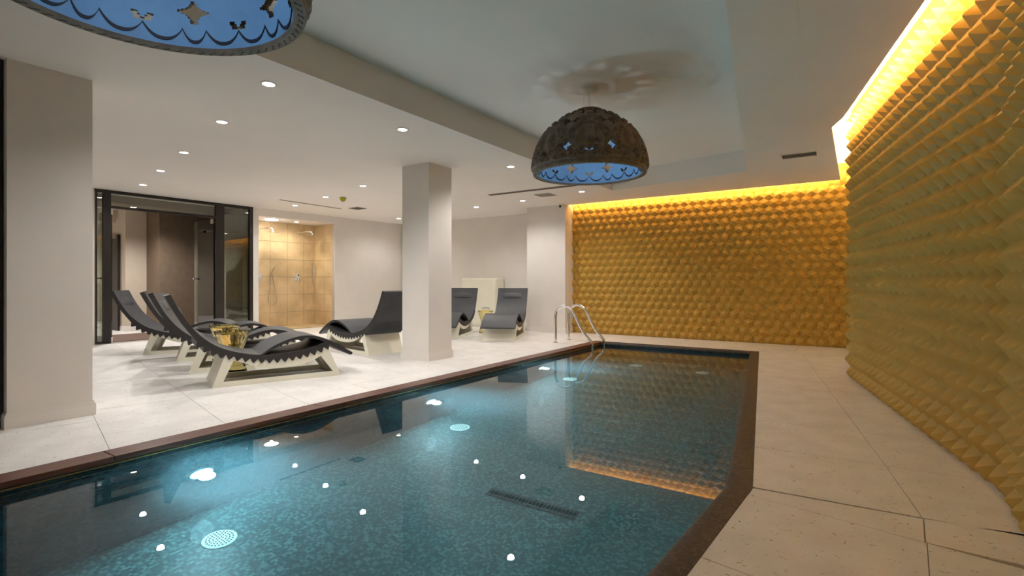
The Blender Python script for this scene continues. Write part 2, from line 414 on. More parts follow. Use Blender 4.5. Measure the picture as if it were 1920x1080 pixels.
# ------------------------------------------------------------------ plain walls, columns and skirtings
struct(MB().box(-10.4, -5.88, 10.28, 10.5, -.02, H).obj('wall_back', M['white']))
def lw_prism(mb, s0, s1, d0, d1, z0, z1):
    return mb.prism([(s0, d0), (s1, d0), (s1, d1), (s0, d1)], z0, z1, fn=LWfn)
wl = MB()
lw_prism(wl, -5.95, .05, 0, .12, -.02, H)
lw_prism(wl, 2.76, 2.877, 0, .12, -.02, H)
lw_prism(wl, 2.877, 4.763, 0, .12, 2.49, H)
lw_prism(wl, 4.763, 7.0, 0, .12, -.02, H)
wall_left = struct(wl.obj('wall_left', M['white']))
struct(MB().box(-17.6, 1.3, -2.75, -2.6, -.02, HC).obj('wall_front', M['white']))

def skirting(name, pts, h=.115, th=.018, parent=None):
    """profiled skirting board along a polyline, room on the right-hand side of travel"""
    m = MB()
    for a, b in zip(pts[:-1], pts[1:]):
        a = Vector(a); b = Vector(b); d = (b - a).normalized(); n = Vector((d.y, -d.x))
        for (t, z0, z1) in ((th, 0, h * .74), (th * .72, h * .74, h * .88), (th * .4, h * .88, h)):
            a2 = a - d * 0; b2 = b
            q = [tuple(a2), tuple(b2), tuple(b2 + n * t + d * t), tuple(a2 + n * t - d * t)]
            m.prism(q, z0 + .0005, z1)
    return struct(m.obj(name, M['trimw'], parent))
def column(name, x0, x1, y0, y1, bname):
    c = struct(MB().box(x0, x1, y0, y1, -.005, H + .01).obj(name, M['white']))
    s = skirting(bname, [(x0, y0), (x0, y1), (x1, y1), (x1, y0), (x0, y0)][::-1])
    return c
column('column', -5.22, -4.73, 5.15, 5.62, 'baseboard_column')
column('column', -5.62, -5.06, 1.10, 1.60, 'baseboard_left')
struct(MB().box(-5.88, -4.955, 9.5, 10.4, -.005, H + .01).obj('pillar', M['white']))
skirting('baseboard_back', [(-5.88, 9.5), (-4.95, 9.5), (-4.95, 9.8)])
skirting('baseboard_back', [(-10.4, 10.28), (-5.90, 10.28), (-5.90, 9.5)])
skirting('baseboard_left', [LW(4.80), LW(6.85)])

# black post and glass beside the near left column
p_ = thing('glass_partition', 'black-framed glass partition beside the nearest white column', 'partition', (-5.13, 1.06, 0))
MB().box(-.06, 0, -.04, .035, 0, H).obj('post', M['black'], p_)
MB().box(-1.9, -.06, -.006, .006, .05, H - .05).obj('pane', M['glass'], p_)
MB().box(-1.9, -.06, -.03, .03, 0, .05).obj('bottom_rail', M['black'], p_)
MB().box(-1.9, -.06, -.03, .03, H - .05, H).obj('top_rail', M['black'], p_)
MB().box(-1.96, -1.9, -.03, .03, 0, H).obj('post', M['black'], p_)

# ------------------------------------------------------------------ pool
def inset_strip(mb, o, i, z0, z1):
    for k in range(len(o)):
        k2 = (k + 1) % len(o)
        mb.prism([o[k], o[k2], i[k2], i[k]], z0, z1)
pb = MB()
pool_far = [(-4.1, -1.9), (-4.1, 8.85), (-1.0, 8.9), (-.2, 2.9), (-.5, -1.9)]
inset_strip(pb, pool_far, pool_in, PD - .1, -.034)
basin = struct(pb.obj('pool_wall', M['mosaick']))
bf = MB(); bf.prism(pool_in, PD - .1, PD)
pool_floor = struct(bf.obj('pool_floor', M['mosaic']))
# right, far coping in brown mosaic with a rounded inner nose
def coping(name, o0, o1, i0, i1):
    m = MB(); o0, o1, i0, i1 = map(Vector, (o0, o1, i0, i1))
    prof = [(0, .0), (.55, .004), (.8, .001), (.93, -.008), (1.0, -.022), (1.0, -.036), (0, -.036)]
    vs = []
    for a, b in ((o0, i0), (o1, i1)):
        for t, z in prof: p = a.lerp(b, t); vs.append((p.x, p.y, z))
    n = len(prof)
    m.add(vs, [tuple(range(n)), tuple(range(2 * n - 1, n - 1, -1))] + [(k, (k + 1) % n, n + (k + 1) % n, n + k) for k in range(n)])
    return struct(m.obj(name, M['mosaicd'], None, True))
coping('coping', pool_out[1], pool_out[2], pool_in[1], pool_in[2])
coping('coping', pool_out[2], pool_out[3], pool_in[2], pool_in[3])
coping('coping', pool_out[3], pool_out[4], pool_in[3], pool_in[4])
lc = struct(MB().box(-3.90, -3.735, -1.7, 8.62, -.045, -.031).obj('coping', M['brass']))
yy = -1.7
for y1 in (-.2, 1.285, 2.78, 4.27, 5.76, 7.25, 8.62):
    MB().box(-3.898, -3.722, yy + .002, y1 - .002, -.030, .003).obj('plank', M['wood'], lc, bevel=.003); yy = y1
MB().box(-3.74, -3.728, -1.55, 8.5, -.047, -.040).obj('brass_line', M['brass'], lc)
wt = MB(); n5 = len(pool_in); eps = .003
pin = [(-3.73 + eps, -1.55 + eps), (-3.73 + eps, 8.50 - eps), (-1.31 - eps, 8.535 - eps), (-.56 - eps, 2.87), (-.87 - eps, -1.55 + eps)]
wt.add([(x, y, PD + eps) for x, y in pin] + [(x, y, WZ) for x, y in pin], [tuple(range(n5)), tuple(range(2 * n5 - 1, n5 - 1, -1))] + [(k, (k + 1) % n5, n5 + (k + 1) % n5, n5 + k) for k in range(n5)])
wt.m = [1, 0] + [1] * n5
wo = struct(wt.obj('water', [M['water'], M['wside']]))

def pool_lamp(y, label):
    t = thing('pool_lamp', label, 'pool lamp', (-3.73, y, -.65), group='underwater lamps in the left pool wall')
    fx = lambda x, yy_, z: (z, yy_, x)
    MB().lathe([(.10, 0), (.10, .012), (.09, .02), (.075, .02), (.075, .012)], n=32, fn=fx).obj('bezel', M['chrome'], t, True)
    MB().lathe([(.001, .014), (.05, .022), (.074, .014), (.074, .012)], n=32, fn=fx).obj('lens', M['poollens'], t, True)
    l = bpy.data.lights.new('lamp', 'SPOT'); l.energy = POOL_W; l.color = POOL_C; l.spot_size = math.radians(168); l.spot_blend = .6; l.shadow_soft_size = .05
    o = bpy.data.objects.new('bulb_or_fill', l); COL.objects.link(o); o.parent = t; o.location = (.09, 0, 0); o.rotation_euler = (0, -PI / 2 + math.radians(18), 0); l.spot_blend = .3
    l2 = bpy.data.lights.new('lamp', 'SPOT'); l2.energy = POOL_UP; l2.color = POOL_C; l2.spot_size = math.radians(84); l2.spot_blend = .5; l2.shadow_soft_size = .04
    o = bpy.data.objects.new('bulb_or_fill', l2); COL.objects.link(o); o.parent = t; o.location = (.09, 0, 0); o.rotation_euler = (0, -PI / 2 - math.radians(52), 0)  # second spot added per lamp, throws pool light up onto the ceiling
    return t
pool_lamp(1.78, 'bright blue-white underwater lamp nearest the left column')
pool_lamp(4.08, 'blue-white underwater lamp below the middle column, second of three')
pool_lamp(6.39, 'small far underwater lamp nearest the chrome ladder')
def fitting(x, y, label):
    t = thing('floor_inlet', label, 'pool inlet', (x, y, PD), group='round white fittings on the pool floor')
    MB().lathe([(.10, 0), (.10, .006), (.09, .012), (.0005, .014)], n=36).obj('cover', M['disc'], t, True)
    m = MB()
    for k in range(5):
        for j in range(max(1, 6 * k)):
            a = 2 * PI * j / max(1, 6 * k); m.lathe([(.0055, .0115), (.0055, .0155 )], .019 * k * math.cos(a), .019 * k * math.sin(a), 0, 6)
    m.obj('perforations', M['mosaick'], t)['kind'] = 'stuff'
for x, y, lb in ((-3.34, 1.71, 'white perforated disc on pool floor, the largest, under the nearest lamp'), (-3.34, 4.10, 'white perforated disc on pool floor under the middle lamp'),
                 (-3.34, 6.55, 'pale perforated disc on pool floor just short of the ladder reflection'), (-2.90, 8.0, 'pale disc on pool floor at the far end beside the ladder'),
                 (-1.86, 7.95, 'pale disc on pool floor at the far end near the right coping')):
    fitting(x, y, lb)
gt = thing('floor_grate', 'long dark channel grate across the middle of the pool floor', 'grate', (-1.97, 3.24, PD), math.atan2(.06, .63))
MB().box(-.36, .36, -.055, .055, 0, .006).obj('frame', M['mosaick'], gt)
for k in range(24):
    MB().box(-.34 + .0285 * k, -.326 + .0285 * k, -.045, .045, .006, .012).obj('slat', M['black'], gt)

# ladder
ld = thing('pool_ladder', 'polished chrome pool ladder with two hooped handrails at the far left corner', 'ladder', (-4.36, 8.24, 0))
def rail(y):
    pts = [(0, y, 0), (0, y, .22), (0, y, .44)]
    for k in range(1, 10):
        a = PI - k / 9 * (PI * .82); pts.append((.185 + .185 * math.cos(a), y, .46 + .185 * math.sin(a)))
    pts += [(.53, y, .22), (.64, y, .10), (.685, y, .05), (.70, y, -.02), (.70, y, -.1), (.70, y, -.9)]
    return [tuple(p) for p in smoothline(pts, 4)]
for y in (-.25, .25):
    r_ = MB().tube(rail(y), .024, 16).obj('handrail', M['chrome'], ld, True)
    MB().lathe([(.048, 0), (.048, .006), (.03, .014), (.022, .02)], 0, y, 0, 24).obj('flange', M['chrome'], r_, True)
for z in (-.3, -.55, -.8):
    MB().box(.665, .735, -.24, .24, z, z + .03).obj('step', M['chrome'], ld, bevel=.006)

# ------------------------------------------------------------------ glazed entrance in the left wall
en = thing('glazed_entrance', 'black-framed glass entrance screen in the left wall behind the loungers', 'glass screen', (0, 0, 0))
def lwobj(name, s0, s1, d0, d1, z0, z1, m, parent, bevel=0):
    return lw_prism(MB(), s0, s1, d0, d1, z0, z1).obj(name, M[m], parent, bevel=bevel)
for s0, s1 in ((.04, .08), (.165, .275), (2.01, 2.17), (2.69, 2.755)):
    lwobj('post', s0, s1, .0, .08, 0, H - .04, 'black', en)
lwobj('header', .04, 2.755, -.005, .085, H - .05, H - .004, 'black', en)
lwobj('transom', .275, 2.01, 0, .08, 2.35, 2.39, 'black', en)
lwobj('sill', .08, .165, 0, .08, 0, .03, 'black', en); lwobj('sill', 2.17, 2.69, 0, .08, 0, .03, 'black', en)
lwobj('pane', .08, .165, .035, .045, .03, H - .05, 'glass', en)
lwobj('pane', .275, 2.01, .035, .045, 2.39, H - .05, 'glass', en)
lwobj('pane', 2.17, 2.69, .035, .045, .03, H - .05, 'glass', en)
# the two leaves stand open into the lobby
def leaf(s, ds, label):
    t = thing('glass_door', label, 'glass door', (0, 0, 0))
    q0 = (s, .06); q1 = (s + ds, .06 + math.sqrt(max(.01, .84 ** 2 - ds ** 2)))
    d = Vector((q1[0] - q0[0], q1[1] - q0[1])).normalized(); n = Vector((-d.y, d.x)) * .006
    MB().prism([(q0[0] + n.x, q0[1] + n.y), (q1[0] + n.x, q1[1] + n.y), (q1[0] - n.x, q1[1] - n.y), (q0[0] - n.x, q0[1] - n.y)], .012, 2.33, fn=LWfn).obj('pane', M['glass'], t)
    n2 = n * 2.6
    for z0, z1 in ((.0, .10), (2.24, 2.34)):
        e_ = Vector(q0) + d * .12
        MB().prism([(q0[0] + n2.x, q0[1] + n2.y), (e_.x + n2.x, e_.y + n2.y), (e_.x - n2.x, e_.y - n2.y), (q0[0] - n2.x, q0[1] - n2.y)], z0, z1, fn=LWfn).obj('patch_hinge', M['chrome'], t, bevel=.004)
    c = Vector(q0) + d * .74; pts = [LWfn(*(c + n * k), 1.13) for k in (-9, 9)]
    sp_ = MB().tube(pts, .010, 10).obj('spindle', M['chrome'], t, True)
    for k in (-9, 9):
        x, y, z = LWfn(*(c + n * k), 1.13)
        MB().lathe([(.008, -.024), (.024, -.012), (.028, 0), (.024, .012), (.008, .024)], x, y, z, 14).obj('knob', M['chrome'], sp_, True)
    return t
leaf(.30, .02, 'open frameless glass door leaf at the left jamb of the entrance')
leaf(1.995, -.02, 'open frameless glass door leaf at the right jamb of the entrance')

# lobby behind the glass
lb = MB()
lb.box(-14.6, -13.1, 4.72, 5.12, -.02, H)                 # beige pier
lb.box(-17.5, -17.35, -2.6, 11, -.02, H)
lb.box(-17.5, -14.6, 5.0, 5.12, -.02, H)
struct(lb.obj('wall_lobby', M['lobby']))
struct(MB().box(-13.1, -12.48, 5.12, 6.3, -.02, H).obj('wall_lobby', M['brown']))
lb2 = MB(); lb2.box(-12.9, -12.45, 6.42, 9.0, -.02, H); struct(lb2.obj('wall_lobby', M['lobby']))
struct(MB().box(-16.5, -10.9, -.2, -.05, -.02, H).obj('wall_lobby', M['lobby']))
struct(MB().box(-12.4, -10.92, 3.0, 7.6, -.007, .004).obj('floor_lobby', M['carpet']))
lt = MB(); lt.box(-17.4, -12.41, -.05, 5.0, -.007, .0); struct(lt.obj('floor_lobby', M['tile']))
struct(MB().box(-12.2, -11.35, .5, 7.8, H - .14, H).obj('ceiling_lobby', M['brown']))
struct(MB().box(-14.2, -13.6, .5, 4.72, H - .28, H).obj('ceiling_lobby', M['lobby']))
skirting('baseboard_lobby', [(-13.5, 4.72), (-13.1, 4.72), (-13.1, 5.12)])
dl = thing('lobby_door', 'dark wooden lobby door seen at left through the open entrance', 'door', (-13.35, 4.70, 0))
MB().box(-.62, -.08, -.02, .01, 0, 2.02).obj('leaf', M['black'], dl)
for a, b, z0, z1 in ((-.70, -.62, 0, 2.1), (-.08, .0, 0, 2.1), (-.62, -.08, 2.02, 2.1)):
    MB().box(a, b, -.035, .012, z0, z1).obj('frame', M['vent'] if z0 > 1 else M['black'], dl)
dr = thing('lobby_door', 'dark door frame with a long black pull handle right of the brown lobby wall', 'door', (-12.44, 6.36, 0))
MB().box(-.02, .03, -.19, .0, 0, 2.22).obj('frame', M['black'], dr)
MB().tube([(.10, .14, .35), (.10, .14, 1.0)], .013, 10).obj('pull_handle', M['black'], dr, True)
MB().tube([(.0, .14, .45), (.10, .14, .45)], .009, 8).obj('standoff', M['black'], dr); MB().tube([(.0, .14, .9), (.10, .14, .9)], .009, 8).obj('standoff', M['black'], dr)
# dark drinks shelf at the far left of the lobby
sh = thing('lobby_shelf', 'black shelf unit with glints seen through the leftmost glass panel', 'shelf', (-14.9, 4.75, 0))
for z in (.0, .35, .7, 1.0): MB().box(-.45, .45, -.18, .18, z, z + .03).obj('shelf_board', M['black'], sh)
for x in (-.45, .42): MB().box(x, x + .03, -.18, .18, 0, 1.03).obj('side_panel', M['black'], sh)
cc = lambda name, label, loc: thing(name, label, 'security camera', loc)
def dome_cam(label, loc, s=1.):
    t = thing('security_camera', label, 'camera', loc)
    MB().lathe([(.03 * s, 0), (.045 * s, -.01 * s), (.05 * s, -.03 * s), (.035 * s, -.05 * s)][::-1], n=20).obj('housing', M['ceramic'], t, True)
    F2 = Vector((-loc[0], -loc[1], 1.05 - loc[2])).normalized()
    c = F2 * (.035 * s) + Vector((0, 0, -.045 * s))
    m = MB(); vs = []
    m.lathe([(.002, -.026 * s), (.02 * s, -.018 * s), (.028 * s, 0), (.02 * s, .018 * s), (.002, .026 * s)], c.x, c.y, c.z, 16)
    m.obj('lens_ball', M['black'], t, True); return t
dome_cam('white dome camera with black lens on the lobby beam behind the entrance', (-13.55, 4.42, H - .28), 1.3)
dome_cam('small black-lensed camera where the white pillar meets the glowing ceiling slot', (-5.02, 9.40, H), 1.0)

# ------------------------------------------------------------------ shower niche
nd = .854; NZ = 2.49
sn = MB()
lw_prism(sn, 2.60, 4.90, nd + .012, nd + .14, -.02, H)
lw_prism(sn, 4.763 + .012, 4.9, .12, nd + .012, -.02, H)
lw_prism(sn, 2.60, 2.75, .12, nd + .012, -.02, H)
niche = struct(sn.obj('wall_shower', M['grout']))
struct(lw_prism(MB(), 2.75, 4.775, .12, nd + .012, NZ, H).obj('ceiling_shower', M['ceil']))
struct(lw_prism(MB(), 2.75, 4.775, 0, nd + .012, -.02, .012).obj('floor_shower', M['beige']))
tz = [.012, .34, .765, 1.19, 1.605, 2.03, NZ]
for r in range(6):
    off = 3.60 - .43 * 2
    for c in range(6):
        s0 = max(2.75, off + .43 * c); s1 = min(4.775, off + .43 * (c + 1))
        if s1 - s0 < .03: continue
        lw_prism(MB(), s0 + .003, s1 - .003, nd, nd + .012, tz[r] + .003, tz[r + 1] - .003).obj('tile', M['beige'], niche)
    for c in range(2):
        d0 = .02 + .42 * c; d1 = min(nd, d0 + .42)
        lw_prism(MB(), 4.763, 4.775, d0 + .003, d1 - .003, tz[r] + .003, tz[r + 1] - .003).obj('tile', M['beige'], niche)

def lwtube(pts, r, n=10): return MB().tube([LWfn(*p) for p in pts], r, n)
def face(prof, s, d, z, n=28):
    """lathe whose axis points out of the niche's back wall"""
    return MB().lathe(prof, n=n, fn=lambda x, y, q: LWfn(s + x, d - q, z + y))
for s, lbw in ((3.30, 'round chrome shower valve plate cut by the left edge of the niche'), (4.31, 'round chrome shower valve plate right of the hand shower')):
    v = thing('shower_valve', lbw, 'shower valve', (0, 0, 0), group='shower valves')
    face([(.105, .001), (.105, .008), (.098, .014), (.001, .015)], s, nd, 1.18).obj('plate', M['chrome'], v, True)
    face([(.028, .014), (.028, .05), (.022, .055), (.001, .056)], s, nd, 1.16).obj('knob', M['chrome'], v, True)
    face([(.016, .014), (.016, .03), (.001, .032)], s, nd, 1.235).obj('button', M['black'], v, True)
    lwtube([(s, nd - .05, 1.15), (s - .02, nd - .06, 1.07)], .008).obj('lever', M['chrome'], v, True)
for s, lbw in ((3.42, 'chrome rain shower head partly cut by the left edge of the niche'), (4.42, 'chrome rain shower head high on the back wall near the niche corner')):
    v = thing('rain_shower', lbw, 'shower head', (0, 0, 0), group='rain shower heads')
    lwtube([(s - .12, nd, 2.28), (s - .11, nd - .05, 2.28), (s - .06, nd - .3, 2.30), (s, nd - .42, 2.28), (s + .01, nd - .44, 2.21)], .012, 12).obj('arm', M['chrome'], v, True)
    x, y, z = LWfn(s + .01, nd - .44, 2.19)
    MB().lathe([(.001, .03), (.02, .03), (.03, .012), (.125, .008), (.125, 0), (.001, 0)][::-1], x, y, z, 32).obj('head', M['chrome'], v, True)
    face([(.03, .0), (.03, .01), (.012, .014)], s - .12, nd, 2.28).obj('flange', M['chrome'], v, True)
hs = thing('hand_shower', 'chrome hand shower on a hook with looping hose, left half of the niche', 'hand shower', (0, 0, 0))
face([(.022, 0), (.022, .03), (.014, .045)], 3.60, nd, 1.285).obj('bracket', M['chrome'], hs, True)
lwtube([(3.60, nd - .04, 1.27), (3.64, nd - .05, 1.36), (3.67, nd - .06, 1.43)], .011).obj('handle', M['chrome'], hs, True)
x, y, z = LWfn(3.69, nd - .08, 1.44)
MB().lathe([(.01, -.014), (.034, -.01), (.04, .004), (.02, .016)], x, y, z, 20).obj('head', M['chrome'], hs, True)
hose = [(3.60, nd - .04, 1.26), (3.57, nd - .05, .95), (3.53, nd - .05, .68), (3.55, nd - .05, .56), (3.62, nd - .05, .535), (3.70, nd - .045, .56), (3.73, nd - .04, .68), (3.69, nd - .04, .92), (3.63, nd - .03, 1.24)]
MB().tube([LWfn(*p) for p in smoothline(hose, 6)], .007, 8).obj('hose', M['chrome'], hs, True)
hr = thing('shower_rail', 'slim chrome slide rail with hose in the right corner of the niche', 'shower rail', (0, 0, 0))
lwtube([(4.67, nd - .05, 1.02), (4.67, nd - .05, 1.55)], .010).obj('rail', M['chrome'], hr, True)
for z in (1.05, 1.5): lwtube([(4.67, nd, z), (4.67, nd - .05, z)], .010).obj('bracket', M['chrome'], hr, True)
lwtube([(4.69, nd - .07, 1.5), (4.70, nd - .10, 1.32)], .012).obj('handset', M['chrome'], hr, True)
MB().tube([LWfn(*p) for p in smoothline([(4.70, nd - .09, 1.33), (4.69, nd - .07, 1.0), (4.68, nd - .06, .6), (4.70, nd - .05, .54), (4.715, nd - .05, .6), (4.70, nd - .03, 1.1)], 6)], .006, 8).obj('hose', M['chrome'], hr, True)

# ------------------------------------------------------------------ downlights
def spot(name, parent, loc, energy, color, size, blend=.7, rad=.045, rot=(0, 0, 0)):
    l = bpy.data.lights.new(name, 'SPOT'); l.energy = energy; l.color = color; l.spot_size = math.radians(size); l.spot_blend = blend; l.shadow_soft_size = rad
    o = bpy.data.objects.new(name, l); COL.objects.link(o); o.parent = parent; o.location = loc; o.rotation_euler = rot; return o
ring_me = MB().lathe([(.047, -.001), (.047, -.006), (.060, -.006), (.064, -.001)], n=32).mesh('trim_ring', M['ceramic'], True)
lens_me = MB().lathe([(.001, -.005), (.044, -.005), (.047, -.002)], n=28).mesh('lens', M['lens'], True)
def downlight(x, y, label, z=H, e=None, c=DOWN_C, r=1., size=150):
    t = thing('downlight', label, 'downlight', (x, y, z), group='recessed ceiling downlights')
    for n_, me in (('trim_ring', ring_me), ('lens', lens_me)):
        o = bpy.data.objects.new(n_, me); COL.objects.link(o); o.parent = t; o.scale = (r, r, 1)
    spot('bulb_or_fill', t, (0, 0, -.02), DOWN_W if e is None else e, c, size)
    return t
for x, y, lb_ in ((-3.95, 2.41, 'round recessed downlight nearest the viewer beside the ceiling beam'), (-5.27, 2.72, 'recessed downlight second along the nearest diagonal row'),
                  (-6.90, 3.10, 'recessed downlight third along the nearest diagonal row'), (-8.30, 3.42, 'recessed downlight fourth along the nearest row, over the loungers'),
                  (-9.75, 3.76, 'recessed downlight at the glass entrance end of the nearest row'),
                  (-3.95, 3.90, 'recessed downlight beside the beam, second from the viewer'), (-6.79, 5.80, 'recessed downlight left of the middle column top'),
                  (-8.26, 6.17, 'recessed downlight beside the yellow-green ceiling cap'), (-9.70, 6.50, 'recessed downlight next to the slot diffuser by the shower'),
                  (-3.96, 5.97, 'recessed downlight beside the beam, right of the middle column'), (-6.69, 8.76, 'recessed downlight above the two back loungers'),
                  (-5.41, 8.58, 'recessed downlight left of the square ceiling grille'), (-4.00, 8.30, 'recessed downlight under the far pendant, near the glowing slot'),
                  (-9.50, 9.25, 'recessed downlight glimpsed just left of the middle column')):
    downlight(x, y, lb_, e=DOWN_W * (1.12 if x > -5.5 and y < 4 else .55 if x < -9 else .72 if y > 8 else 1.))
x, y = LW(4.0, .42); downlight(x, y, 'recessed downlight in the ceiling of the shower niche', NZ, 18, (1, .86, .64))
x, y = LW(3.35, .35)
t = thing('ceiling_lamp', 'bright round flush lamp in the shower niche ceiling at its left edge', 'ceiling lamp', (x, y, NZ))
MB().lathe([(.001, -.03), (.12, -.028), (.15, -.012), (.155, 0)], n=32).obj('diffuser', M['lens'], t, True)
MB().lathe([(.155, -.012), (.165, -.012), (.168, 0)], n=32).obj('trim_ring', M['chrome'], t, True)
spot('bulb_or_fill', t, (0, 0, -.05), 18, (1, .86, .66), 165)
downlight(-11.7, 4.35, 'downlight in the brown lobby soffit just inside the entrance', H - .14, 170)
downlight(-15.5, 3.2, 'lobby downlight deep behind the leftmost glass panel', H, 260)
downlight(-11.6, 6.6, 'added fill light for the lobby behind the right-hand glass panel', H - .14, 380)  # added lamp to brighten the dark right end of the lobby

# ------------------------------------------------------------------ ceiling fittings
def ceil_rect(name, label, cat, cx, cy, lx, ly, rz, m, frame=None, slats=0, axis=0):
    t = thing(name, label, cat, (cx, cy, H), rz)
    MB().box(-lx / 2, lx / 2, -ly / 2, ly / 2, -.004, -.0005).obj('face_plate', M[m], t)
    if frame:
        f_ = MB(); k = .018
        f_.box(-lx / 2 - k, lx / 2 + k, -ly / 2 - k, -ly / 2, -.012, 0); f_.box(-lx / 2 - k, lx / 2 + k, ly / 2, ly / 2 + k, -.012, 0)
        f_.box(-lx / 2 - k, -lx / 2, -ly / 2, ly / 2, -.012, 0); f_.box(lx / 2, lx / 2 + k, -ly / 2, ly / 2, -.012, 0)
        f_.obj('frame', M[frame], t)
    for i in range(slats):
        q = -ly / 2 + ly * (i + .5) / slats
        MB().box(-lx / 2, lx / 2, q - .004, q + .003, -.011, -.003).obj('slat', M[m], t)
    return t
ceil_rect('slot_diffuser', 'long thin dark slot diffuser in the ceiling before the shower', 'air vent', -9.30, 6.62, .07, 1.45, .02, 'vent', None)
ceil_rect('slot_diffuser', 'long thin dark slot diffuser in the ceiling running to the pendant', 'air vent', -4.70, 7.70, 1.75, .12, .0, 'vent', None, 2)
ceil_rect('ceiling_grille', 'square olive-grey ceiling grille beside the long slot diffuser', 'air vent', -4.71, 8.25, .32, .30, 0, 'grille', None, 7)
ceil_rect('ceiling_grille', 'small grey ceiling grille between slot and middle column', 'air vent', -8.95, 7.5, .30, .26, 0, 'vent', None, 6)
ceil_rect('air_vent', 'rectangular dark air vent with white frame near the ceiling slot corner', 'air vent', -.57, 7.42, .38, .23, math.radians(2), 'vent', 'ceramic', 5)
ceil_rect('access_panel', 'faint flush access panel between the raised ceiling and far glowing slot', 'access panel', -1.12, 8.72, .62, .26, math.radians(-1), 'ceil', None)
t = thing('ceiling_sensor', 'small yellow-green cap hanging from the ceiling left of the column', 'ceiling sensor', (-8.05, 6.40, H))
MB().lathe([(.001, -.085), (.03, -.075), (.06, -.03), (.065, -.012)], n=24).obj('cap', M['sensor'], t, True)
MB().lathe([(.05, -.012), (.05, 0)], n=20).obj('mount', M['ceramic'], t, True)
t = thing('smoke_detector', 'white round ceiling disc half hidden by the near left column', 'smoke detector', (-10.3, 2.95, H))
MB().lathe([(.12, -.07), (.20, -.035), (.24, -.012), (.24, -.004)], n=32).obj('dish', M['ceramic'], t, True)
MB().lathe([(.245, -.004), (.245, 0)], n=32).obj('gasket', M['black'], t, True)

